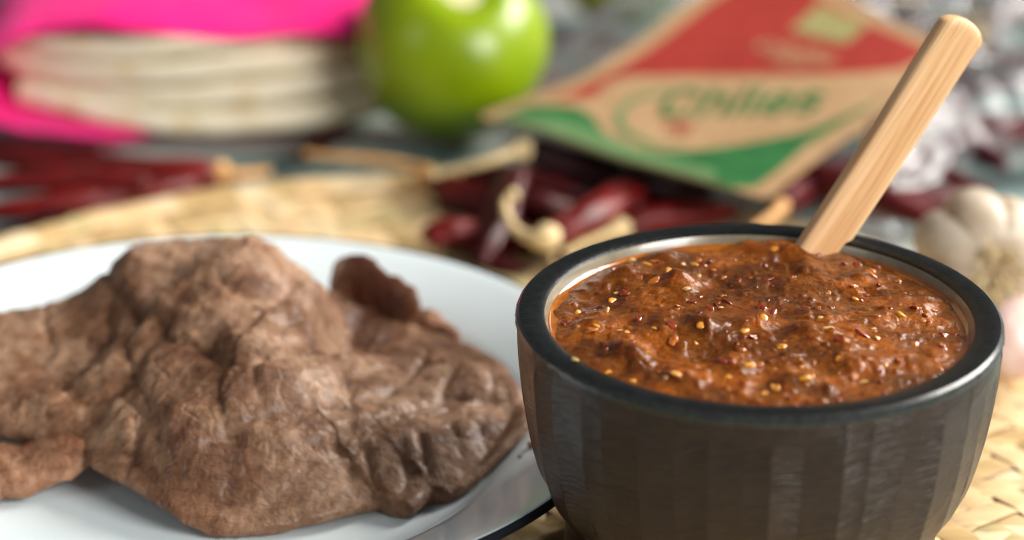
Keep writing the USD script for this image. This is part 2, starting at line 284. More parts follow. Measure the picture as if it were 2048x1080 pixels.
creases = [
    (cr([(250, 650, .045), (290, 612, .050), (345, 570, .053), (410, 535, .056)]), -.0034, .0042),
    (cr([(90, 800, .032), (160, 745, .036), (215, 720, .039)]), -.0034, .0045),
    (cr([(130, 860, .028), (180, 830, .032), (240, 820, .035)]), -.0030, .0040),
    (cr([(170, 915, .024), (225, 950, .022), (300, 1000, .019), (350, 1035, .016)]), -.0022, .0030),
    (cr([(480, 740, .043), (560, 760, .041), (640, 745, .038)]), -.0020, .0050),
    (cr([(600, 640, .045), (660, 622, .043), (700, 640, .036)]), -.0028, .0040),
    (cr([(800, 690, .031), (880, 720, .029), (960, 760, .028)]), -.0018, .0050),
    (cr([(470, 860, .034), (600, 870, .033), (760, 835, .030), (900, 800, .028), (1010, 790, .027)]), .0022, .0016),
    (cr([(505, 1000, .022), (555, 940, .027), (620, 890, .031), (700, 830, .033)]), .0018, .0014),
    (cr([(300, 830, .036), (380, 860, .034), (470, 862, .034)]), .0012, .0016),
    (cr([(360, 640, .05), (420, 690, .044), (470, 730, .044), (560, 715, .044), (650, 690, .038), (700, 650, .035)]), .0026, .0022),
    (cr([(425, 680, .045), (432, 700, .043)]), .0040, .0022),
    (cr([(200, 640, .045), (260, 600, .05), (330, 540, .054), (380, 510, .058)]), .0030, .0026),
    (cr([(120, 740, .036), (200, 760, .037), (290, 700, .042), (330, 640, .048)]), .0026, .0024),
    (cr([(440, 560, .056), (520, 590, .053), (600, 600, .048), (660, 610, .043)]), .0015, .0018),
    (cr([(560, 660, .046), (640, 650, .040), (690, 620, .038)]), .002, .0018),
    (cr([(740, 985, .019), (745, 930, .024), (735, 880, .028)]), .0026, .0014),
    (cr([(800, 1005, .018), (815, 940, .022), (808, 880, .026)]), .0014, .0013),
    (cr([(865, 985, .018), (860, 930, .022), (838, 870, .026)]), .0026, .0013),
    (cr([(930, 965, .018), (925, 900, .023), (905, 850, .026)]), .0016, .0012),
    (cr([(985, 930, .019), (975, 880, .023), (960, 840, .026)]), .0016, .0012),
    (cr([(1030, 900, .02), (1010, 850, .025)]), .0014, .0012),
    (cr([(760, 800, .031), (820, 750, .031), (850, 700, .029)]), .0014, .0014),
    (cr([(880, 790, .028), (920, 740, .028)]), .0010, .0012),
    (cr([(640, 960, .024), (690, 920, .026), (720, 860, .029)]), .0014, .0014),
    (cr([(230, 900, .030), (270, 850, .034), (260, 800, .037)]), .0020, .0018)]
steak('grilled_steak', front+back+left, ctl, creases, M_meat, .0062, 'large crumpled brown grilled steak heaped across the white plate', nr=190, nt=900, centre=(-.095, .045), seed=1, rimz=rimz, ridge=RIDGE, folds=[
    (cr([(355, 650, .049), (395, 672, .046), (430, 705, .043), (470, 728, .043), (520, 722, .044), (580, 716, .042), (650, 690, .040), (684, 655, .040), (676, 608, .045), (655, 570, .048), (600, 545, .051)])+[np.array([-.06, .125, 0]), np.array([-.11, .125, 0])]+cr([(225, 520, .050), (222, 560, .047), (300, 600, .050)]), .0036, .0045),
    (cr([(250, 660, .045), (300, 610, .050), (345, 568, .053), (420, 520, .057), (560, 478, .058)])+[np.array([-.04, .10, 0]), np.array([-.06, .05, 0])]+cr([(700, 830, .03), (350, 880, .034)]), .0022, .0060),
    (cr([(95, 800, .032), (150, 760, .036), (230, 745, .039), (280, 800, .037), (250, 880, .031), (170, 890, .027), (110, 860, .028)]), .0020, .0060),
    (cr([(455, 858, .034), (540, 878, .033), (640, 872, .033), (760, 838, .030), (900, 803, .028), (1040, 790, .026), (1100, 700, .026), (700, 600, .03), (450, 780, .038)]), .0016, .0030)])
# the dark curled strip behind it
def flap(name, pts, width, th, matl, label, n=46, seed=0, cat='steak', tilt=None, w0=None):
    L = spline(pts, n); t = np.gradient(L, axis=0); t /= np.linalg.norm(t, axis=1, keepdims=True)
    up = np.array(tilt, float); up = up/np.linalg.norm(up)
    side = np.cross(t, up); side /= np.linalg.norm(side, axis=1, keepdims=True)
    upn = np.cross(side, t)
    ph = np.arange(28)*2*np.pi/28; u = np.linspace(0, 1, n)
    W = width*np.sqrt(np.clip(1-np.abs(2*u-1)**3.5, .02, 1))*(1+.35*nz(u*.05, u*0, s=120, seed=seed))
    V = L[:, None]+upn[:, None]*(W[:, None]*np.sign(np.cos(ph))*np.abs(np.cos(ph))**.8)[..., None]+side[:, None]*(th*np.sin(ph))[None, :, None]*np.minimum(1, W/width+.1)[:, None, None]
    V = V.reshape(-1, 3); d = .0030*nz(V[:, 0], V[:, 1], V[:, 2], s=110, oct=4, seed=seed+3)
    ctr = np.repeat(L, 28, 0); V = V+(V-ctr)/(np.linalg.norm(V-ctr, axis=1, keepdims=True)+1e-9)*d[:, None]
    V = np.vstack([V, L[:1], L[-1:]]); f = tri(quads(n, 28, wrap_v=True)); j = np.arange(28); j2 = (j+1) % 28; k = n*28
    f = np.vstack([f, np.stack([np.full(28, k), j2, j], 1), np.stack([np.full(28, k+1), (n-1)*28+j, (n-1)*28+j2], 1)])
    return tag(obj(name, (V, f), matl, smooth=True), label, cat)
def rise(p, dz): return p+np.array([0, 0, dz])
flap('steak_strip', [at(660, 600, .034), at(700, 572, .036), at(745, 590, .035), at(790, 615, .033), at(835, 640, .030)], .0100, .0019, M_meat2, 'steak strip coloured dark for shade, standing up behind the large steak', seed=40, tilt=(0.1, .25, 1))
flap('steak_strip', [at(800, 640, .028), at(850, 652, .026), at(890, 680, .024), at(905, 700, .022)], .0050, .0035, M_meat3, 'small pale brown ragged steak edge right of the dark strip', seed=44, tilt=(0, .5, 1))
o3 = [at(*p)[:2] for p in [(-60, 968, .018), (0, 960, .0175), (50, 962, .017), (95, 955, .017), (150, 940, .018), (190, 915, .020), (180, 888, .022), (105, 868, .022), (40, 872, .022), (-60, 870, .024)]]
c3 = [at(p[0], p[1]-22, p[2]) for p in [(-50, 945, .0195), (0, 940, .0195), (60, 935, .020), (110, 925, .022), (135, 905, .024), (130, 945, .020), (20, 965, .018), (80, 962, .018), (-50, 915, .022), (40, 905, .021)]]
steak('steak_strip', o3, c3, [], M_meat3, .0065, 'small pinkish steak scrap with ragged edge on plate, front left', nr=50, nt=260, amp=.6, seed=8)

# ------------------------------------------------------------------ bowl
BC, BR, BZ = np.array([.0661, -.0281]), .0655, .082
bowl = T('carved_bowl', 'dark carved stone bowl with faceted side filled with salsa', 'bowl', (BC[0], BC[1], .0055))
def bowl_mat(name, c1, c2, rough, bump, coat):
    return mat(name, {'tc': ('texture_coordinate', {}), 'mp': ('mapping', {'scale': (60, 1000, 1)}), 'n': ('noise_texture', {'scale': 1.0, 'detail': 3.0, 'roughness': .55, 'distortion': .15}),
        'mp2': ('mapping', {'scale': (40, 90, 1)}), 'n2': ('noise_texture', {'scale': 1.0, 'detail': 4.0, 'roughness': .6}), 'r': ('rgb_ramp', {'ramp': [(.3, c1), (.7, c2)]}),
        'bp': ('bump', {'distance': bump, 'strength': 1.0}), 'rr': ('map_range', {'from_min': .35, 'from_max': .65, 'to_min': rough-.06, 'to_max': rough+.08, 'clamp': True}),
        'p': ('principled_bsdf', {'specular_ior_level': .42, 'coat_weight': coat, 'coat_roughness': .22})},
        [('tc.UV', 'mp.vector'), ('mp.vector', 'n.vector'), ('tc.UV', 'mp2.vector'), ('mp2.vector', 'n2.vector'), ('n2.fac', 'r.fac'), ('r.color', 'p.base_color'), ('n.fac', 'bp.height'), ('bp.normal', 'p.normal'), ('n2.fac', 'rr.value'), ('rr.result', 'p.roughness')])
M_bowl = bowl_mat('carved_dark_stone', (.018, .0080, .0045), (.036, .018, .011), .32, .0009, .12)
M_rim = noisy('polished_black_rim', (.003, .004, .004), (.007, .008, .008), 260, .30, bump=.00015, bump_scale=900, spec=.22)
M_inner = noisy('bowl_inside', (.15, .13, .09), (.25, .21, .145), 60, .25, spec=.6, coat=.3)
Rz = CubicSpline([0, .006, .0122, .0175, .0246, .0320, .0394, .0476, .0535, .0608, .070, .074], [.0522, .0513, .0511, .0526, .0572, .0600, .0617, .0630, .0637, .0643, .0646, .0646])
NF = 42
rb = .00045*rng.standard_normal(NF); w = .7+.6*rng.random(NF); bound = np.r_[0, np.cumsum(w)/w.sum()]*2*np.pi
V, F, UV = [], [], []; off = 0; nzr = 46
for k in range(NF):
    a = np.linspace(bound[k], bound[k+1], 6); am = (bound[k]+bound[k+1])/2
    topz = .0716; rot = rng.normal(.18, .16); dep = .0005*rng.random(); tj = rng.random()**2; tlt = rng.normal(0, .0035)
    z = np.linspace(.0, topz, nzr)
    R = Rz(z)
    Wv = np.clip((z-.012)/.01, 0, 1)*np.clip((topz-.0012-.004*tj-z)/.0035, 0, 1)
    fac = np.cos((bound[k+1]-bound[k])/2)/np.cos(a-am)
    wav = (a-am)[:, None]+.012*nz(z, z*0+k, s=60, seed=13)[None]*0
    RR = R[None]*(1+Wv[None]*(fac[:, None]-1))*1.001-dep*.5*Wv[None]*(1-((a-am)/((bound[k+1]-bound[k])/2))[:, None]**2)
    RR = RR+Wv[None]*np.interp(a, [bound[k], bound[k+1]], [rb[k], rb[(k+1) % NF]])[:, None]
    RR = RR+.00012*nz(np.outer(a, np.ones(nzr))*.06+k, np.outer(np.ones(6), z), s=130, seed=14)
    v = np.stack([BC[0]+RR*np.cos(a)[:, None], BC[1]+RR*np.sin(a)[:, None], np.broadcast_to(z+.0075, RR.shape)], -1).reshape(-1, 3)
    x = np.outer((a-am)*.065, np.ones(nzr)); y = np.outer(np.ones(6), z); y = y+x*x*14*(1 if rng.random() < .6 else -1)
    uv = np.stack([x*math.cos(rot)+y*math.sin(rot)+k*.37, -x*math.sin(rot)+y*math.cos(rot)+k*.11], -1).reshape(-1, 2)
    V.append(v); F.append(tri(quads(6, nzr))+off); UV.append(uv); off += len(v)
obj('carved_side', (np.vstack(V), np.vstack(F)), M_bowl, bowl, smooth=True, uv=np.vstack(UV))
# chamfer under the rim, cut in many small strokes
n = 300; a = np.arange(n)*2*np.pi/n; jit = .00008*rng.standard_normal(n)
pr = [(.0640, .0776), (.0650, .0789), (.0653, .0800), (.0650, .0812), (.0642, .0819)]
ch = np.stack([np.stack([BC[0]+(r+jit*(1 if q < 3 else .3))*np.cos(a), BC[1]+(r+jit*(1 if q < 3 else .3))*np.sin(a), np.full(n, z)+(0 if q else .0003*nz(np.cos(a)*.06, np.sin(a)*.06, s=120, seed=4))], -1) for q, (r, z) in enumerate(pr)], 1)
M_cham = noisy('rim_chamfer', (.012, .013, .013), (.026, .027, .026), 500, .28, spec=.5, coat=.1)
obj('rim_chamfer', (ch.reshape(-1, 3), tri(quads(n, 5, wrap_u=True))), M_cham, bowl, smooth=25)
obj('rim', lathe([(.0642, .0819), (.0625, .0822), (.0600, .0820), (.0582, .0816), (.0574, .0809)], 240, (BC[0], BC[1], 0)), M_rim, bowl, smooth=True)
a = np.arange(240)*2*np.pi/240
obj('inner_wall', lathe([(.0574, .0809), (.0566, .0795), (.0555, .0760), (.0535, .0700), (.050, .062), (.040, .045), (.02, .034), (0, .032)], 240, (BC[0], BC[1], 0)), M_inner, bowl, smooth=True)
obj('foot_underside', lathe([(0, .0085), (.042, .0082), (.0510, .0062), (.0518, .0075)], 120, (BC[0], BC[1], 0)), M_bowl, bowl, smooth=40)

# ------------------------------------------------------------------ salsa
SZ = .0778
mounds = [(1250, 540, .0040, .0055), (1360, 560, .0046, .0050), (1420, 650, .0036, .0055), (1330, 640, .0030, .006), (1240, 690, .0036, .005), (1280, 700, .003, .004), (1500, 640, .002, .006), (1620, 660, .0028, .005),
          (1480, 720, .002, .005), (1560, 480, .0050, .0060), (1500, 470, .0044, .005), (1600, 470, .006, .004), (1612, 508, .0028, .006), (1690, 492, .0030, .006), (1330, 500, .003, .005), (1700, 700, .002, .006), (1750, 640, .002, .006), (1810, 600, .0016, .008), (1360, 740, .0018, .006), (1720, 540, .0022, .008), (1600, 760, .0016, .006),
          (1180, 640, .002, .005), (1210, 590, -.002, .006), (1450, 560, -.0022, .007), (1310, 690, -.0028, .005), (1400, 700, -.002, .005), (1700, 590, -.0015, .008), (1650, 515, -.0015, .004)]
MND = [(at(px, py, SZ+.003)[:2], h, r) for px, py, h, r in mounds]
def salsa_z(x, y):
    x, y = np.asarray(x, float), np.asarray(y, float); r = np.hypot(x-BC[0], y-BC[1])/.056
    z = SZ+.0022*(1-np.clip(r, 0, 1)**3)
    fade = np.clip((1-r)/.12, 0, 1); fade = .25+.75*fade
    for c, h, rr in MND:
        d = np.hypot(x-c[0], (y-c[1])*.8)*(1+.25*nz(x, y, s=200, oct=2, seed=31)); z = z+.8*h*np.exp(-(d/rr)**2)*(.35+.65*fade)
    ridg = 1-2*np.abs(nz(x+.003*nz(x, y, s=120, seed=51), y*1.1, s=115, oct=2, seed=32))
    z = z+fade*(.0006*ridg-.0004+.0009*nz(x, y, s=130, oct=2, seed=33)+.00015*nz(x, y, s=330, oct=1, seed=36)+.0004*np.clip(nz(x, y, s=430, oct=1, seed=34)-.15, 0, 1)*2+.0001*nz(x, y, s=1400, oct=2, seed=35))
    return z
nr, nt = 210, 620
r = .0572*np.sqrt(np.linspace(0, 1, nr)); t = np.arange(nt)*2*np.pi/nt
X = BC[0]+np.outer(r, np.cos(t)); Y = BC[1]+np.outer(r, np.sin(t)); Z = salsa_z(X, Y)
rlim = np.interp(Z, [.062, .070, .076, .0795, .0809], [.050, .0535, .0555, .0566, .0574])-.00005
rr_ = np.minimum(np.hypot(X-BC[0], Y-BC[1]), rlim); X = BC[0]+rr_*np.cos(t)[None]; Y = BC[1]+rr_*np.sin(t)[None]
M_salsa = mat('chile_salsa', {
    'g': ('geometry', {}), 'n1': ('noise_texture', {'scale': 55, 'detail': 4.0, 'roughness': .6, 'distortion': .8}), 'n2': ('noise_texture', {'scale': 560, 'detail': 4.0, 'roughness': .7, 'distortion': .6}), 'v': ('voronoi_texture', {'scale': 520}), 'sp': ('noise_texture', {'scale': 1500, 'detail': 2.0}),
    'r1': ('rgb_ramp', {'ramp': [(0, (.045, .013, .002)), (.38, (.088, .024, .003)), (.5, (.150, .041, .003)), (.62, (.23, .061, .004)), (1, (.36, .095, .006))]}),
    'r2': ('rgb_ramp', {'ramp': [(0, (.45, .25, .18)), (.36, (.70, .60, .55)), (.5, (1, 1, 1)), (.62, (1.25, 1.25, 1.1)), (.72, (1.8, 1.5, 1.2)), (1, (2.0, 1.3, .9))]}),
    'rv': ('rgb_ramp', {'ramp': [(0, (1.5, .30, .25)), (.10, (1.4, .5, .4)), (.20, (1, 1, 1)), (1, (1, 1, 1))]}),
    'rs': ('rgb_ramp', {'ramp': [(0, (.16, .12, .1)), (.30, (.3, .25, .22)), (.36, (1, 1, 1)), (1, (1, 1, 1))]}),
    'x1': ('mix_color', {'blend_type': 'multiply', 'fac': 1.0, 'use_clamp': False}), 'x2': ('mix_color', {'blend_type': 'multiply', 'fac': .8, 'use_clamp': False}), 'x3': ('mix_color', {'blend_type': 'multiply', 'fac': .9, 'use_clamp': False}),
    'bp': ('bump', {'distance': .0004, 'strength': .7}), 'rr': ('map_range', {'from_min': .3, 'from_max': .7, 'to_min': .18, 'to_max': .36, 'clamp': True}),
    'p': ('principled_bsdf', {'specular_ior_level': .28, 'subsurface_weight': .35, 'subsurface_radius': (1, .25, .06), 'subsurface_scale': .0025, 'coat_weight': .06, 'coat_roughness': .10})},
    [('g.position', 'n1.vector'), ('g.position', 'n2.vector'), ('g.position', 'v.vector'), ('g.position', 'sp.vector'), ('n1.fac', 'r1.fac'), ('n2.fac', 'r2.fac'), ('v.distance', 'rv.fac'), ('sp.fac', 'rs.fac'),
     ('r1.color', 'x1.a'), ('r2.color', 'x1.b'), ('x1.result', 'x2.a'), ('rv.color', 'x2.b'), ('x2.result', 'x3.a'), ('rs.color', 'x3.b'), ('x3.result', 'p.base_color'), ('n2.fac', 'bp.height'), ('bp.normal', 'p.normal'), ('n1.fac', 'rr.value'), ('rr.result', 'p.roughness')])
salsa = T('chile_salsa', 'glossy red brown chile salsa with seeds filling the dark bowl', 'salsa', (BC[0], BC[1], SZ))
obj('sauce', (np.stack([X, Y, Z], -1).reshape(-1, 3), tri(quads(nr, nt, wrap_v=True))), M_salsa, salsa, smooth=True)
M_seed = [noisy('chile_seed_orange', (.70, .20, .012), (.84, .30, .025), 600, .28, sss=.3, coat=.5), noisy('chile_seed_pale', (.50, .30, .10), (.64, .42, .17), 600, .32, coat=.4), noisy('chile_seed_gold', (.46, .19, .03), (.58, .27, .05), 600, .3, coat=.4)]
M_flake = [noisy('red_chile_flake', (.14, .014, .004), (.24, .03, .007), 500, .2, coat=.7), noisy('dark_chile_flake', (.03, .008, .004), (.07, .016, .006), 500, .22, coat=.7), noisy('orange_chile_flake', (.30, .075, .008), (.42, .12, .012), 500, .24, coat=.6)]
def on_salsa(px, py):
    z = SZ+.003
    for _ in range(8):
        p = at(px, py, z); z = .5*z+.5*float(salsa_z(p[0], p[1]))
    p = at(px, py, z); return np.array([p[0], p[1], float(salsa_z(p[0], p[1]))])
ico = trimesh.creation.icosphere(2, 1.0)
def blob(pos, size, seed, normal=None, rough=.15):
    v = ico.vertices.copy(); v = v*(1+rough*nz(v[:, 0]*.01+seed, v[:, 1]*.01, v[:, 2]*.01, s=120, oct=2, seed=seed))[:, None]*np.array(size)
    q = np.random.default_rng(seed); a = q.random()*6.28
    R = trimesh.transformations.euler_matrix(q.normal(0, .35), q.normal(0, .35), a)[:3, :3]
    return v@R.T+pos, ico.faces
M_oil = noisy('chile_oil', (.26, .060, .004), (.40, .11, .008), 140, .10, spec=.5, coat=.3, coat_rough=.05, sss=.3, sss_r=(1, .3, .05), sss_scale=.003)
a = np.arange(260)*2*np.pi/260; inner = .0532-.0012*nz(np.cos(a)*.05, np.sin(a)*.05, s=90, oct=3, seed=41); V = []
for q, f_ in enumerate(np.linspace(0, 1, 7)):
    rr_ = inner+(.0563-inner)*f_; V.append(np.stack([BC[0]+rr_*np.cos(a), BC[1]+rr_*np.sin(a), SZ+.0001-.0006*np.exp(-f_/.12)+.0009*np.exp(-(1-f_)/.12)+.0002*nz(np.cos(a)*.05, np.sin(a)*.05, s=120, seed=43)], -1))
obj('oil_edge', (np.stack(V, 0).reshape(-1, 3), tri(quads(7, 260, wrap_v=True))), M_oil, salsa, smooth=True)
s5, o5 = 1605/550, (1050, 430)
SUNK = .35
seeds = [(635, 262, 1, 1.2), (720, 283, 0, 1.5), (855, 330, 0, 2.0), (1005, 350, 1, 1.0), (935, 422, 1, 1.1), (465, 557, 1, 1.3), (545, 452, 1, .9), (520, 500, 0, 1.3), (318, 572, 0, 1.1), (553, 670, 1, .8), (603, 685, 2, .9), (365, 748, 2, .9), (1143, 540, 1, .7), (1035, 632, 0, 1.2), (1280, 665, 0, 1.5), (1000, 742, 0, .7), (885, 912, 2, 1.6), (810, 945, 1, .9), (1300, 862, 0, 1.4), (1485, 768, 0, 1.1), (620, 960, 2, .9), (485, 915, 0, .9), (1465, 1000, 2, 1.3), (1385, 600, 0, 1.2), (755, 655, 2, 1.0), (575, 968, 2, .7), (845, 190, 2, .8), (1120, 215, 2, .9), (930, 285, 2, 1.0), (985, 290, 0, 1.1), (420, 640, 0, .8), (700, 520, 2, .6), (1180, 950, 0, 1.0), (700, 800, 0, .8),
         (1970, 597, 1, 1.0), (2005, 655, 1, 1.2), (2263, 660, 2, .9), (2348, 345, 2, 1.1), (2300, 715, 2, 1.1), (2215, 975, 1, 1.1), (1540, 865, 0, 1.6), (1695, 1000, 0, 1.2), (1865, 945, 0, 1.5), (1948, 942, 2, 1.0), (2160, 480, 0, .9), (2430, 575, 0, 1.6), (2480, 460, 2, .6), (1695, 190, 0, 1.4), (2000, 460, 2, .8), (1720, 765, 0, 1.2), (1640, 1040, 2, 1.0), (2090, 900, 2, .7), (2560, 620, 2, .7), (2190, 520, 2, .6), (1850, 880, 2, .6), (2330, 870, 0, .8), (2060, 830, 0, .7)]
for i, (x, y, k, sz) in enumerate(seeds):
    if k == 2 and i % 2: continue
    px, py = o5[0]+(x if x < 1500 or True else 0)/s5, o5[1]+y/s5
    if x >= 1500: px = 1450+(x-1400)/s5
    p = on_salsa(px, py); a = .00125*sz
    if np.hypot(*(p[:2]-BC)) > .0555: continue
    obj('seed', blob(p+[0, 0, -.00042*sz], (a*1.2, a*.88, a*.42), 100+i, rough=.32), M_seed[k], salsa, smooth=True)
for i in range(170):
    a, rr = rng.random()*6.28, .053*math.sqrt(rng.random()); x, y = BC[0]+rr*math.cos(a), BC[1]+rr*math.sin(a)
    sz = .0004+.0009*rng.random()**2
    obj('chile_flake', blob(np.array([x, y, float(salsa_z(x, y))-.0002]), (sz*(1+.9*rng.random()), sz, sz*.55), 300+i, rough=.7), M_flake[int(rng.choice(3, p=[.55, .0, .45]))], salsa, smooth=True)
p = at(1150, 722, .0823)
tag(obj('salsa_crumb', blob(p+[0, 0, .0004], (.0008, .0006, .0005), 900, rough=.9), M_seed[1]), 'tiny pale crumb on the black bowl rim, left side', 'crumb')

for (px, py, z, sz, lab) in [(1066, 926, .0165, .0018, 'brown meat crumb on the white plate rim beside the bowl'), (1040, 948, .0155, .0007, 'tiny meat crumb on the plate between steak tip and bowl')]:
    p = at(px, py, z); p[2] = float(plate_z(p[0], p[1]))+sz*.35
    tag(obj('meat_crumb', blob(p, (sz, sz*.8, sz*.5), int(px), rough=.8), M_meat, smooth=True), lab, 'crumb')

# ------------------------------------------------------------------ wooden spoon
M_spoon = mat('spoon_wood', {'tc': ('texture_coordinate', {}), 'mp': ('mapping', {'scale': (900, 26, 1)}), 'n': ('noise_texture', {'scale': 1.0, 'detail': 4.0, 'roughness': .6, 'distortion': .6}), 'mp2': ('mapping', {'scale': (240, 9, 1)}), 'n2': ('noise_texture', {'scale': 1.0, 'detail': 3.0, 'distortion': 1.0}),
    'r': ('rgb_ramp', {'ramp': [(0, (.46, .22, .08)), (.38, (.66, .37, .17)), (.6, (.78, .50, .27)), (1, (.86, .60, .36))]}), 'r2': ('rgb_ramp', {'ramp': [(0, (.50, .36, .26)), (.40, (.90, .84, .78)), (.5, (1, .98, .96)), (1, (1.10, 1.08, 1.06))]}),
    'x': ('mix_color', {'blend_type': 'multiply', 'fac': 1.0, 'use_clamp': False}), 'bp': ('bump', {'distance': .00025}), 'p': ('principled_bsdf', {'roughness': .42, 'specular_ior_level': .4})},
    [('tc.UV', 'mp.vector'), ('mp.vector', 'n.vector'), ('tc.UV', 'mp2.vector'), ('mp2.vector', 'n2.vector'), ('n.fac', 'r2.fac'), ('n2.fac', 'r.fac'), ('r.color', 'x.a'), ('r2.color', 'x.b'), ('x.result', 'p.base_color'), ('n.fac', 'bp.height'), ('bp.normal', 'p.normal')])
p0 = on_salsa(1632, 505); p1 = at_y(1936, 40, p0[1]+.016)
ax = p1-p0; Ls = np.linalg.norm(ax); ax /= Ls
wv = np.cross(ax, -FWD); wv = -wv if wv[0] < 0 else wv; wv /= np.linalg.norm(wv); tv = np.cross(wv, ax); tv = -tv if tv@FWD > 0 else tv     # tv towards the camera
ra = math.radians(24); wv, tv = wv*math.cos(ra)+(-tv)*math.sin(ra), tv*math.cos(ra)+wv*math.sin(ra)
nn, ms = 90, 40; ph = np.arange(ms)*2*np.pi/ms; u = np.linspace(-.03, Ls, nn); u = np.r_[u[:-1], Ls-.0004, Ls-.0001, Ls]; nn = len(u)
V, UVs = [], []
for q, uu in enumerate(u):
    hw = np.interp(uu, [-.03, 0, .05, Ls], [.0070, .0066, .0069, .0073]); hh = np.interp(uu, [-.03, 0, Ls], [.0030, .0032, .0036])
    e_ = np.clip((Ls-uu)/.0028, 0, 1); sc = math.sqrt(max(0, 1-(1-e_)**2))*.5+.5 if uu < Ls else .02
    if uu >= Ls-.00015: sc = min(sc, .42)
    if q == nn-1: sc = .02
    sx = np.sign(np.cos(ph))*np.abs(np.cos(ph))**.42; sy = np.sign(np.sin(ph))*np.abs(np.sin(ph))**.55
    cx = .0009*math.sin(uu*60)*.25
    dome = 0
    V.append(p0+ax*uu+np.outer(sx*hw*(sc*.35+.65 if q < nn-3 else sc)+cx, wv)+np.outer(sy*hh*sc, tv)); UVs.append(np.column_stack([sx*hw+sy*.3*hh, np.full(ms, uu)]))
V = np.vstack(V)
# rounded end: push the middle of the end outwards
tipd = (V-p0)@ax; wpos = (V-p0)@wv
V = V-np.outer(np.clip((tipd-(Ls-.012))/.012, 0, 1)*.0022*(wpos/.0068)**2, ax)
V = np.vstack([V, p1[None]]); UVs = np.vstack(UVs+[np.array([[0, Ls]])])
F = tri(quads(nn, ms, wrap_v=True)); j = np.arange(ms); F = np.vstack([F, np.stack([np.full(ms, nn*ms), (nn-1)*ms+(j+1) % ms, (nn-1)*ms+j], 1)])
tag(obj('wooden_spoon', (V, F), M_spoon, smooth=True, uv=UVs), 'light wooden spoon handle sticking out of the salsa', 'spoon')

# ------------------------------------------------------------------ green tomatoes
def tomato_mat(name):
    return mat(name, {'g': ('geometry', {}), 'n': ('noise_texture', {'scale': 26, 'detail': 3.0}), 'r': ('rgb_ramp', {'ramp': [(0, (.09, .155, .001)), (.4, (.15, .24, .001)), (.65, (.24, .33, .002)), (1, (.34, .40, .006))]}),
        'p': ('principled_bsdf', {'roughness': .30, 'specular_ior_level': .4, 'subsurface_weight': .12, 'subsurface_radius': (.5, 1, .1), 'subsurface_scale': .004, 'coat_weight': .12, 'coat_roughness': .2})},
        [('g.position', 'n.vector'), ('n.fac', 'r.fac'), ('r.color', 'p.base_color')])
M_tom = tomato_mat('green_tomato_skin'); M_scar = noisy('tomato_scar', (.50, .46, .22), (.62, .58, .34), 300, .6)
def tomato(c, R, squash, label, tilt=(0, 0)):
    t = T('green_tomato', label, 'tomato', (c[0], c[1], c[2]-R*squash))
    th = np.linspace(0, math.pi, 60); ph = np.arange(90)*2*np.pi/90; TH, PH = np.meshgrid(th, ph, indexing='ij')
    rr = R*(1+.022*np.cos(5*PH+.6)*np.sin(TH)**2+.012*np.cos(3*PH)*np.sin(TH)); dim = 1-.20*np.exp(-(TH/.30)**2)-.06*np.exp(-((math.pi-TH)/.3)**2)
    v = np.stack([rr*np.sin(TH)**.92*np.cos(PH), rr*np.sin(TH)**.92*np.sin(PH), R*squash*np.cos(TH)*dim], -1).reshape(-1, 3)
    Rm = trimesh.transformations.euler_matrix(tilt[0], tilt[1], .4)[:3, :3]
    obj('skin', (v@Rm.T+c, tri(quads(60, 90, wrap_v=True))), M_tom, t, smooth=True)
    sc = lathe([(0, R*squash*.835), (.006, R*squash*.835), (.0095, R*squash*.85), (.0115, R*squash*.862), (.0135, R*squash*.868)], 40)
    obj('stem_scar', (np.array(sc[0])@Rm.T+c, sc[1]), M_scar, t, smooth=True)
tc = at_y(903, 92, .345); Rt = 192/ (FPX/np.dot(tc-CAM, FWD))
tomato(np.array([tc[0], tc[1], .0345]) if False else tc, Rt, .92, 'large glossy green tomato between the tortillas and the kraft label', (.52, -.03))
tc2 = at_y(1245, -62, .50)
tomato(tc2, .030, .9, 'second green tomato at the back, behind the kraft label', (.1, .1))

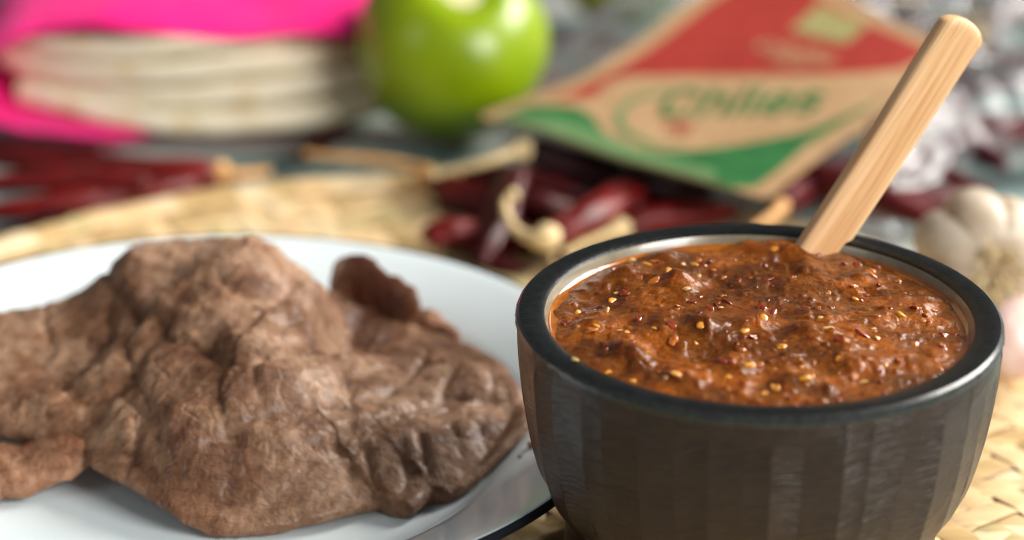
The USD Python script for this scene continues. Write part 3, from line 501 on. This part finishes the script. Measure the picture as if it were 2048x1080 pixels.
# ------------------------------------------------------------------ dried chiles
M_ch = []  # darkest skin has the shade under the card put into its colour
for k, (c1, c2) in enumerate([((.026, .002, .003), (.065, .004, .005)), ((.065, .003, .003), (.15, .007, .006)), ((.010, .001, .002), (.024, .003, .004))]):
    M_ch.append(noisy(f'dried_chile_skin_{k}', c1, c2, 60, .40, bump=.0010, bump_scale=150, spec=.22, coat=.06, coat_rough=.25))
M_bagch = [noisy('bag_chile_red', (.055, .006, .008), (.11, .012, .014), 60, .4, spec=.2), noisy('bag_chile_wine', (.035, .006, .010), (.075, .013, .018), 60, .4, spec=.2)]
M_stem = [noisy('chile_stem_straw', (.52, .36, .16), (.72, .56, .30), 160, .6, bump=.0005, bump_scale=500), noisy('chile_stem_orange', (.50, .24, .07), (.66, .38, .15), 160, .6, bump=.0005, bump_scale=500)]
def chile(body, stem, label, R=.0062, m=0, sm=0, group=None, seed=0, tip=.12):
    pb = [at(*p) if len(p) == 3 else np.array(p[:3]) for p in body]
    t = T('dried_chile', label, 'chile', (pb[0][0], pb[0][1], 0.0), group)
    n, sd = 56, 22; L = spline(pb, n); u = np.linspace(0, 1, n); ph = np.arange(sd)*2*np.pi/sd
    prof = R*np.interp(u, [0, .05, .2, .55, .85, .96, 1], [.62, .86, 1.0, .92, .6, .34, tip])
    U, PH = np.meshgrid(u, ph, indexing='ij')
    shp = 1+.34*nz(np.cos(PH)*.012, np.sin(PH)*.012, U*.030+seed, s=120, oct=3, seed=seed)+.14*np.sign(np.sin(PH*2+seed))*np.abs(np.sin(PH*2+seed+U*2))**2
    shp *= (1-.16*np.abs(np.cos(PH)))
    obj('pod', tube(L, prof[:, None]*shp, sd), M_ch[m], t, smooth=True)
    if stem:
        ps = [pb[0]+(pb[1]-pb[0])*.03]+[at(*p) for p in stem]; Ls = spline(ps, 26); k = np.linspace(0, 1, 26)
        rs = np.interp(k, [0, .05, .12, .25, .92, 1], [R*.60, R*.78, R*.62, R*.30, R*.22, R*.30])
        shp = 1+.12*nz(Ls[:, :1]+np.cos(np.arange(12))*.004, Ls[:, 1:2]+np.sin(np.arange(12))*.004, s=300, seed=seed+2)
        obj('stem', tube(Ls, rs[:, None]*shp, 12), M_stem[sm], t, smooth=True)
G = None
chile([(868, 372, .010), (930, 388, .012), (1010, 420, .010), (1080, 450, .008)], [(850, 345, .013), (770, 322, .014), (690, 315, .014), (610, 308, .013)], 'dried chile with long orange stem pointing left across the mat edge', m=1, sm=1, seed=1)
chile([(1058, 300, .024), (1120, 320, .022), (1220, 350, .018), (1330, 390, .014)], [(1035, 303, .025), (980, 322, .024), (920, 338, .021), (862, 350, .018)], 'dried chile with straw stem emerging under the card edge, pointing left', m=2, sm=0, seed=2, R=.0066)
chile([(1030, 350, .022), (1010, 410, .018), (985, 470, .013), (965, 530, .009)], None, 'dark glossy chile hanging down toward the plate', m=0, seed=3, R=.0068)
chile([(1100, 470, .018), (1160, 440, .019), (1240, 395, .018), (1340, 350, .015)], [(1075, 478, .018), (1035, 462, .019), (1012, 425, .022), (1018, 395, .024), (1032, 386, .026)], 'bright red chile with straw stem curled into a hook', m=1, sm=0, seed=4, R=.0072)
chile([(855, 480, .010), (900, 462, .012), (960, 470, .010), (1040, 500, .008)], None, 'short red chile touching the back edge of the plate', m=1, seed=5, R=.0068)
chile([(1040, 395, .017), (1090, 412, .016), (1160, 430, .012), (1260, 450, .010)], None, 'dark maroon chile behind the hooked stem', m=0, seed=6, R=.0065)
chile([(1240, 455, .010), (1320, 440, .010), (1400, 430, .010), (1480, 420, .009)], [(1215, 468, .011), (1185, 478, .011), (1140, 500, .011), (1100, 520, .010)], 'chile with thin pale stem just behind the bowl rim', m=1, sm=0, seed=7, R=.0062)
chile([(880, 400, .008), (960, 420, .007), (1040, 460, .006), (1090, 510, .006)], None, 'maroon chile lowest in the heap beneath the hooked one', m=0, seed=8, R=.0062)
chile([(1150, 480, .008), (1230, 430, .008), (1330, 400, .010), (1430, 400, .010)], None, 'chile coloured dark for the shade under the card', m=2, seed=9, R=.007)
chile([(1100, 380, .012), (1180, 370, .012), (1290, 380, .012), (1400, 410, .012)], None, 'chile coloured dark for shade under the green half of the card', m=2, seed=10, R=.007)
chile([(900, 445, .006), (950, 500, .006), (1000, 530, .006), (1060, 540, .006)], None, 'small chile beside the plate edge, nearest the bowl', m=0, seed=12, R=.0055)
chile([(440, 348, .008), (330, 352, .009), (160, 335, .009), (-60, 320, .009)], [(470, 350, .009), (505, 347, .008), (540, 344, .007)], 'long dark red chile with orange stem left, below the tortillas', m=1, sm=1, seed=13, R=.0076)
chile([(390, 372, .006), (280, 395, .007), (120, 412, .008), (-60, 425, .008)], None, 'red chile lying along the mat edge, far left', m=1, seed=14, R=.0070)
chile([(230, 318, .008), (120, 315, .008), (20, 308, .008), (-80, 300, .008)], None, 'dark chile under the pink cloth corner, far left', m=0, seed=15, R=.0085)
chile([(140, 445, .005), (60, 462, .005), (-60, 485, .005)], None, 'nearly black chile tucked against the mat border, far left', m=2, seed=16, R=.005)
chile([(700, 262, .006), (660, 275, .006), (600, 330, .006)], None, 'small maroon chile between tortillas and green tomato', m=2, seed=17, R=.0055)

chile([(980, 440, .013), (1050, 470, .012), (1110, 510, .010), (1150, 540, .008)], None, 'maroon chile beside the bowl rim, below the hooked stem', m=0, seed=18, R=.0052)
chile([(930, 350, .016), (1000, 350, .018), (1080, 365, .018), (1180, 390, .015)], None, 'wine red chile just under the straw stem in the heap', m=0, seed=19, R=.0056)
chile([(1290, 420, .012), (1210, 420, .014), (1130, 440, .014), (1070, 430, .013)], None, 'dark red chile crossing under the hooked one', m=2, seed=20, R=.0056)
chile([(1420, 400, .014), (1340, 385, .016), (1240, 360, .016), (1140, 335, .016)], None, 'chile coloured dark for shade, propping up the card edge', m=2, seed=21, R=.0075)
chile([(300, 375, .013), (180, 360, .014), (60, 362, .014), (-60, 372, .014)], None, 'red chile lying across two others, far left', m=1, seed=23, R=.0062)

# ------------------------------------------------------------------ kraft label card
def plane_from(A, B, C): n = np.cross(B-A, C-A); return A, n/np.linalg.norm(n)
cA, cB = at(945, 230, .034), at(1532, 393, .030)
cC = at(1920, 112, .044)
PA, PN = plane_from(cA, cB, cC)
PN = PN if PN[2] > 0 else -PN
def on_card(px, py, off=0.0):
    d = FWD+RGT*(px-1024)/FPX-UPV*(py-540)/FPX
    return CAM+d*(((PA-CAM)@PN)/(d@PN))+PN*off
E1 = (cB-cA)/np.linalg.norm(cB-cA); E2 = np.cross(PN, E1)
def card2(px, py): q = on_card(px, py)-PA; return np.array([q@E1, q@E2])
def warp(u, v): return .55*(.0022*np.sin(u*34+.6)*np.cos(v*27)+.0012*np.sin(u*70-v*40)-.0025*np.exp(-((u/.018)**2+(v/.025)**2)))
def sheet(poly, off, th, name, m, parent, dens=None):
    me = trimesh.creation.extrude_polygon(poly, th, engine='earcut').subdivide_to_size(.006); v = me.vertices.copy()
    me.vertices = PA+np.outer(v[:, 0], E1)+np.outer(v[:, 1], E2)+np.outer(v[:, 2]+off+warp(v[:, 0], v[:, 1]), PN)
    return obj(name, me, m, parent, smooth=False)
def flatprint(name, c1, c2): return noisy(name, c1, c2, 90, .6, bump=.0002, bump_scale=900, mid=(.3, .7), spec=.2)
M_kraft = noisy('kraft_paper', (.29, .175, .085), (.37, .235, .122), 110, .66, bump=.0002, bump_scale=900, spec=.2)
M_red, M_green, M_lgreen = flatprint('red_print', (.225, .017, .012), (.30, .027, .018)), flatprint('green_print', (.013, .085, .022), (.024, .14, .036)), flatprint('light_green_print', (.07, .15, .055), (.11, .20, .08))
M_olive = flatprint('olive_print', (.22, .20, .075), (.28, .25, .10))
card = T('label_card', 'kraft paper label printed red and green, lying tilted on the chile bag', 'label', (PA[0], PA[1], PA[2]))
pp = lambda L: Polygon([card2(*p) for p in L]).buffer(0)
quad = pp([(945, 230), (1532, 393), (1920, 112), (1530, -92), (1380, 0), (1270, 82), (1150, 158), (1045, 198)])
sheet(quad.buffer(-.005).buffer(.005), -.0008, .0008, 'paper', M_kraft, card)
inner = pp([(1000, 240), (1518, 372), (1872, 116), (1535, -62), (1424, 4), (1300, 92), (1150, 184), (1060, 222)])
red = pp([(1100, 206), (1187, 200), (1203, 178), (1224, 160), (1261, 148), (1400, 149), (1520, 153), (1668, 155), (1740, 150), (1800, 143), (1862, 112), (1522, -90), (1380, 0), (1150, 160)]).intersection(inner)
green = pp([(985, 243), (1060, 214), (1150, 222), (1183, 237), (1198, 259), (1224, 284), (1317, 300), (1400, 296), (1483, 285), (1613, 263), (1700, 228), (1780, 193), (1800, 176), (1760, 205), (1613, 290), (1555, 340), (1510, 370), (1425, 374)]).intersection(quad.buffer(-.0006))
sheet(red, .00005, .0001, 'red_panel', M_red, card); sheet(green, .00005, .0001, 'green_panel', M_green, card)
lg = pp([(1000, 240), (1060, 236), (1180, 262), (1290, 300), (1420, 335), (1440, 350), (1400, 362), (1290, 328), (1120, 280)]).intersection(quad.buffer(-.0006))
sheet(lg, .00016, .00006, 'pale_green_band', M_lgreen, card)
oval = pp([(1226, 240), (1250, 208), (1310, 186), (1400, 176), (1310, 194), (1262, 214), (1242, 240), (1262, 266), (1310, 284), (1380, 290), (1300, 290), (1245, 270)])
sheet(oval, .00022, .00006, 'oval_outline', M_lgreen, card)
sq = pp([(1580, 55), (1640, 8), (1738, 48), (1690, 92)])
sheet(sq, .00022, .00006, 'stamp', M_olive, card)
def print_text(txt, a, b, h, m, name, bold=True, slant=0.0, off=.0003):
    A, B = card2(*a), card2(*b); e = (B-A)/np.linalg.norm(B-A); nrm = np.array([-e[1], e[0]])
    t = meshkit.text_mesh(txt, h, .00006, bold); t.vertices[:, 0] += slant*t.vertices[:, 1]
    L = t.vertices[:, 0].max(); t.vertices[:, 0] *= np.linalg.norm(B-A)/L
    q = A+np.outer(t.vertices[:, 0], e)+np.outer(t.vertices[:, 1], nrm)
    t.vertices = PA+np.outer(q[:, 0], E1)+np.outer(q[:, 1], E2)+np.outer(t.vertices[:, 2]+off+warp(q[:, 0], q[:, 1]), PN)
    obj(name, t, m, card, smooth=False)
print_text('Chiles', (1300, 236), (1660, 222), .024, M_green, 'lettering', slant=.55)
print_text('chile', (1500, 88), (1650, 138), .012, M_kraft, 'red_panel_lettering')
print_text('seco', (1530, 118), (1600, 142), .008, M_kraft, 'red_panel_lettering')
print_text('rojo', (1325, 262), (1385, 262), .010, M_red, 'red_lettering', slant=.3)

# ------------------------------------------------------------------ clear bag with chiles
M_film = mat('clear_film', {'g': ('geometry', {}), 'n': ('noise_texture', {'scale': 45, 'detail': 1.0}), 'bp': ('bump', {'distance': .0016, 'strength': .5}), 't': ('transparent_bsdf', {'color': (.93, .95, .95)}), 's': ('glossy_bsdf', {'color': (.85, .86, .88), 'roughness': .12}), 'f': ('fresnel', {'IOR': 1.4}),
    'k': ('math', {'math_type': 'multiply_add', 'value2': .75, 'value3': .01, 'use_clamp': True}), 'mx': ('mix_closure', {}), 'df': ('diffuse_bsdf', {'color': (.80, .80, .82)}), 'm2': ('mix_closure', {'fac': .07})},
    [('g.position', 'n.vector'), ('n.fac', 'bp.height'), ('bp.normal', 's.normal'), ('bp.normal', 'f.normal'), ('f.fac', 'k.value1'), ('k.value', 'mx.fac'), ('t.BSDF', 'mx.closure1'), ('s.BSDF', 'mx.closure2'), ('mx.closure', 'm2.closure1'), ('df.BSDF', 'm2.closure2')], surface='m2.closure')
bo = [at(*p)[:2] for p in [(1330, 440, .004), (1480, 455, .004), (1640, 470, .004), (1800, 470, .004), (1870, 420, .004), (1960, 360, .004), (2100, 330, .004), (2260, 200, .004), (2250, -60, .004), (1900, -160, .004), (1450, -110, .004), (1250, 60, .004), (1010, 190, .004), (1080, 260, .004), (1230, 380, .004)]]
bp_ = Polygon(bo); cb = np.array(bp_.centroid.coords[0]); nt, nr = 300, 110
th = np.arange(nt)*2*np.pi/nt; rad = np.zeros(nt); rg = bp_.exterior
for i, t_ in enumerate(th):
    q = LineString([cb, cb+np.array([math.cos(t_), math.sin(t_)])]).intersection(rg); q = q if q.geom_type == 'Point' else max(q.geoms, key=lambda g: math.hypot(g.x-cb[0], g.y-cb[1]))
    rad[i] = math.hypot(q.x-cb[0], q.y-cb[1])
s = np.linspace(0, 1, nr); X = cb[0]+np.outer(s, rad*np.cos(th)); Y = cb[1]+np.outer(s, rad*np.sin(th))
cap = PA[2]-((X-PA[0])*PN[0]+(Y-PA[1])*PN[1])/PN[2]-.0060           # stay under the card where it lies
incard = np.array([Polygon([(cA[0], cA[1]), (cB[0], cB[1]), tuple(on_card(1920, 112)[:2]), tuple(on_card(1512, -92)[:2])]).buffer(.006).contains(__import__('shapely').geometry.Point(x, y)) for x, y in zip(X.ravel(), Y.ravel())]).reshape(X.shape)
Hb = .0035+.030*np.clip((1-s)[:, None]/.40, 0, 1)**.5*np.ones_like(X)
cre = lambda sc, sd, ang: 1-np.abs(nz((X*math.cos(ang)+Y*math.sin(ang)), (Y*math.cos(ang)-X*math.sin(ang))*2.4, s=sc, oct=2, seed=sd))*2
Zb = Hb+(.008*cre(24, 61, .5)+.0040*cre(48, 62, -.6)+.0010*cre(110, 63, .9))*np.clip((1-s)[:, None]/.15, .1, 1)
Zb = np.where(incard, np.minimum(Zb, cap), Zb); Zb = np.maximum(Zb, .0022)
bag = T('plastic_bag', 'crinkled clear plastic bag of chiles behind the bowl', 'bag', (cb[0], cb[1], 0))
obj('film', (np.stack([X, Y, Zb], -1).reshape(-1, 3), tri(quads(nr, nt, wrap_v=True))), M_film, bag, smooth=True)
BZI = lambda x, y: .012
q = np.random.default_rng(5)
spots = [(1730, 395, -30), (1680, 350, 60), (1790, 345, -15), (1850, 400, 40), (1930, 290, -60), (2010, 250, 30), (1880, 300, 15), (1840, 230, 30), (1960, 110, -20), (1900, 60, 25), (1990, 40, 70), (2050, 120, -10), (2080, 260, 20), (1790, 20, 30), (1720, -40, -20), (1880, 0, -35), (2080, 20, 40), (1930, 160, 5), (2020, 0, 10), (1840, 120, -30), (1960, 30, -60)]
for i, (px, py, a) in enumerate(spots):
    z = .010+.017*q.random(); c = at(px, py, z); a = math.radians(a+q.normal(0, 12)); L = .030+.012*q.random(); e = np.array([math.cos(a), math.sin(a), .05*q.normal()]); nn_ = np.array([-e[1], e[0], 0])
    pb = [c-e*L, c-e*L*.3+nn_*.004*q.normal(), c+e*L*.4+nn_*.004*q.normal(), c+e*L]
    t = T('dried_chile', 'dried red chile sealed inside the clear plastic bag', 'chile', (c[0], c[1], 0), 'chiles inside the clear bag')
    n, sd = 36, 18; Lp = spline(pb, n); u = np.linspace(0, 1, n); ph = np.arange(sd)*2*np.pi/sd; U, PH = np.meshgrid(u, ph, indexing='ij'); R = .0058+.0016*q.random()
    prof = R*np.interp(u, [0, .05, .2, .55, .85, 1], [.5, .86, 1.0, .9, .55, .12])
    shp = 1+.22*nz(np.cos(PH)*.010, np.sin(PH)*.010, U*.02+i, s=110, oct=2, seed=i)
    obj('pod', tube(Lp, prof[:, None]*shp, sd), M_bagch[int(q.choice(2))], t, smooth=True)
    ps = spline([pb[0], pb[0]-e*.010+nn_*.003*q.normal(), pb[0]-e*.022+nn_*.006*q.normal()], 12)
    obj('stem', tube(ps, np.linspace(R*.55, R*.2, 12), 8), M_stem[i % 2], t, smooth=True)

# ------------------------------------------------------------------ garlic
M_gar = mat('garlic_skin', {'g': ('geometry', {}), 'mp': ('mapping', {'scale': (1, 1, 1)}), 'n': ('noise_texture', {'scale': 70, 'detail': 4.0, 'roughness': .6}), 'r': ('rgb_ramp', {'ramp': [(0, (.29, .21, .15)), (.4, (.40, .32, .235)), (.6, (.48, .41, .32)), (1, (.56, .50, .41))]}), 'bp': ('bump', {'distance': .0008}),
    'p': ('principled_bsdf', {'roughness': .45, 'subsurface_weight': .2, 'subsurface_radius': (1, .7, .5), 'subsurface_scale': .004})}, [('g.position', 'n.vector'), ('n.fac', 'r.fac'), ('r.color', 'p.base_color'), ('n.fac', 'bp.height'), ('bp.normal', 'p.normal')])
M_root = noisy('garlic_root', (.52, .40, .20), (.72, .60, .36), 300, .8)
M_pink = noisy('garlic_clove_skin', (.58, .38, .34), (.74, .58, .52), 60, .4, bump=.0005, bump_scale=200, sss=.2)
gc = at(1962, 520, .031); Rg = .0245
garlic = T('garlic_bulb', 'whole garlic bulb on its side with root tuft facing forward', 'garlic', (gc[0], gc[1], .005))
axg = at_y(1998, 545, gc[1]-.02)-gc; axg /= np.linalg.norm(axg)       # the root points this way
a1 = np.cross(axg, [0, 0, 1]); a1 /= np.linalg.norm(a1); a2 = np.cross(axg, a1)
th = np.linspace(0, math.pi, 70); ph = np.arange(160)*2*np.pi/160; TH, PH = np.meshgrid(th, ph, indexing='ij')
lob = np.abs(np.sin(PH*3.5+.4+.3*np.sin(PH)))**.55
rr = Rg*(1.02-.16*(1-lob)*np.sin(TH)**.7)*(1+.03*nz(np.cos(PH)*.02, np.sin(PH)*.02, TH*.01, s=60, seed=71))
axial = Rg*.80*np.cos(TH)-.0045*np.exp(-(TH/.38)**2)
axial = axial-np.exp(-((math.pi-TH)/.30)**2)*Rg*.55
v = gc+axial[..., None]*axg+(rr*np.sin(TH)*np.cos(PH))[..., None]*a1+(rr*np.sin(TH)*np.sin(PH))[..., None]*a2
obj('bulb', (v.reshape(-1, 3), tri(quads(70, 160, wrap_v=True))), M_gar, garlic, smooth=True)
rp = gc+axg*(Rg*.80-.0045)
q = np.random.default_rng(12); VV, FF, o = [], [], 0
for i in range(90):
    a, r0 = q.random()*6.28, .0055*math.sqrt(q.random()); d = a1*math.cos(a)+a2*math.sin(a); b = rp+d*r0
    sp_ = d*(.006*q.random()+.6*r0)+np.array([0, 0, -.002]); l = .004+.006*q.random()
    pts = spline([b-axg*.001, b+axg*l*.5+sp_*.5+q.normal(0, .0006, 3), b+axg*l+sp_+q.normal(0, .0018, 3)], 7); v_, f_ = tube(pts, np.linspace(.00042, .0002, 7), 5); VV.append(v_); FF.append(f_+o); o += len(v_)
r_ = obj('roots', (np.vstack(VV), np.vstack(FF)), M_root, garlic, smooth=True); tag(r_, kind='stuff')
def clove(c, e, L, R, label, seed):
    e = np.array(e, float); e /= np.linalg.norm(e); u = np.linspace(-1, 1, 40); p = c+np.outer(u*L, e)+np.outer((1-u*u)*R*.35, [0, 0, 1])
    pr = R*np.sqrt(np.clip(1-np.abs(u)**2.6, .004, 1))*(1-.18*u); ph = np.arange(24)*2*np.pi/24
    sh = 1+.06*np.cos(3*ph)[None]+.03*nz(np.outer(u, np.ones(24))*.01+seed, np.outer(np.ones(40), np.cos(ph))*.01, s=100)
    tag(obj('garlic_clove', tube(p, pr[:, None]*sh, 24), M_pink, smooth=True), label, 'garlic')
clove(at(2040, 690, .017), (.7, .5, .25), .017, .0115, 'pinkish garlic clove in front of the bulb, right of the bowl', 3)

# ------------------------------------------------------------------ tortillas in the pink cloth
M_tort = mat('flour_tortilla', {'g': ('geometry', {}), 'n': ('noise_texture', {'scale': 60, 'detail': 4.0, 'roughness': .6}), 'r': ('rgb_ramp', {'ramp': [(0, (.60, .37, .15)), (.36, (.78, .60, .35)), (.46, (.88, .77, .55)), (1, (.92, .84, .66))]}), 'bp': ('bump', {'distance': .001, 'strength': .6}),
    'p': ('principled_bsdf', {'roughness': .7, 'specular_ior_level': .3, 'subsurface_weight': .15, 'subsurface_radius': (1, .8, .5), 'subsurface_scale': .003})}, [('g.position', 'n.vector'), ('n.fac', 'r.fac'), ('r.color', 'p.base_color'), ('n.fac', 'bp.height'), ('bp.normal', 'p.normal')])
def tortilla(x0, y0, z0, R, gap, thk, yaw, droop, label, seed, k_=0):
    nr, nt = 46, 140; s = np.linspace(0, 1, nr); t = np.arange(nt)*2*np.pi/nt
    X = R*np.outer(s, np.cos(t)); S = R*np.outer(s, np.sin(t)); r = gap/2
    arc = math.pi*r/2
    aS = np.abs(S); sg = np.sign(S)
    ang = np.clip(aS/r, 0, math.pi/2)
    y = np.where(aS < arc, r-r*np.cos(ang), r+(aS-arc)); z = sg*np.where(aS < arc, r*np.sin(ang), r)
    wav = .0018*nz(X, y, sg*.03, s=28, oct=2, seed=seed)+.0004*nz(X, y, sg*.05, s=90, oct=2, seed=seed+1)+.045*X*(k_-1)*.6
    z = z+wav-droop*(X/R)**2+.0012*np.sin(X*40+seed)
    y = y+.0030*nz(X, z*0, s=22, seed=seed+4)+3.6*X**2*(1+.2*(k_-1))
    cx, sn = math.cos(yaw), math.sin(yaw)
    def place(z, inner):
        yy = y; P = np.stack([x0+X*cx-yy*sn, y0+X*sn+yy*cx, z0+z], -1).reshape(-1, 3); return P
    P = place(z, False); f = tri(quads(nr, nt, wrap_v=True)); me = trimesh.Trimesh(P, f, process=False); N = me.vertex_normals
    cen = P.copy(); out = N
    Pi = P-out*thk; k = len(P); j = np.arange(nt); a = (nr-1)*nt+j; b = (nr-1)*nt+(j+1) % nt
    F = np.vstack([f, f[:, ::-1]+k, np.stack([a, a+k, b], 1), np.stack([b, a+k, b+k], 1)])
    tag(obj('folded_tortilla', (np.vstack([P, Pi]), F), M_tort, smooth=40), label, 'tortilla')
tx = at(370, 265, .004)
Y0 = tx[1]
tl = ['folded flour tortilla at the bottom of the cloth wrapped stack', 'folded flour tortilla second from the bottom of the stack', 'folded flour tortilla third from the bottom of the stack', 'folded flour tortilla topmost, directly under the pink cloth']
for k, (dx, dy, z, yaw, gap, dr) in enumerate([(.008, -.003, .0085, .03, .0110, -.004), (.004, .0015, .0190, -.03, .0095, -.003), (.000, -.001, .0290, .02, .0095, -.001), (-.004, .002, .0385, .03, .0095, .0)]):
    tortilla(tx[0]+dx, Y0+dy, z, .080, gap, .0022, yaw, dr, tl[k], 80+k, k)
M_pinkc = mat('pink_cotton', {'g': ('geometry', {}), 'n': ('noise_texture', {'scale': 1400, 'detail': 2.0}), 'bp': ('bump', {'distance': .0004}), 'p': ('principled_bsdf', {'base_color': (.86, .004, .20), 'roughness': .75, 'specular_ior_level': .2, 'sheen_weight': .35, 'sheen_roughness': .4, 'sheen_tint': (1, .35, .65)})},
    [('g.position', 'n.vector'), ('n.fac', 'bp.height'), ('bp.normal', 'p.normal')])
# the cloth runs over the stack, down its left end and back under it
xl = tx[0]-.082; xr = tx[0]+.078
path = spline([(xr+.012, .030), (xr, .0465), (tx[0]+.03, .0505), (tx[0]-.03, .0505), (xl+.012, .0465), (xl-.004, .037), (xl-.010, .026), (xl-.002, .0155), (xl+.022, .0085), (xl+.045, .0050), (tx[0]-.012, .0025)], 150)
nv = 60; u = np.linspace(0, 1, 150); V = []
for q in range(nv):
    vv = q/(nv-1)
    front = np.interp(u, [0, .1, .25, .40, .50, .56, .62, .70, .82, .95, 1], [.020, .006, .002, .004, .010, .012, .006, -.006, -.014, -.010, .002])
    y = Y0+front+vv*.26
    z = path[:, 1]+np.where(path[:, 1] > .03, .010*np.sin(np.clip(vv*1.7, 0, 1)*math.pi*.5)*1.2+.004*nz(path[:, 0], y, s=16, seed=91)+.0016*nz(path[:, 0], y, s=45, seed=92), .0010*nz(path[:, 0], y, s=40, seed=93))
    z = z-np.where(path[:, 1] > .04, .004*np.exp(-vv/.03), 0)
    V.append(np.column_stack([path[:, 0]+.002*nz(path[:, 1], y, s=50, seed=94), y, np.maximum(z, .0015)]))
V = np.stack(V, 1).reshape(-1, 3); f = tri(quads(150, nv)); me = trimesh.Trimesh(V, f, process=False); N = me.vertex_normals
k = len(V); Pn = V+N*.0009
def border(nu, nv_):
    i = np.concatenate([np.arange(nu)*nv_, (nu-1)*nv_+np.arange(1, nv_), (np.arange(nu-2, -1, -1))*nv_+nv_-1, np.arange(nv_-2, 0, -1)]); return i
bi = border(150, nv); b2 = np.roll(bi, -1)
F = np.vstack([f, f[:, ::-1]+k, np.stack([bi, b2, bi+k], 1), np.stack([b2, b2+k, bi+k], 1)])
tag(obj('pink_cloth', (np.vstack([V, Pn]), F), M_pinkc, smooth=True), 'hot pink cotton napkin wrapped over the tortilla stack', 'napkin')
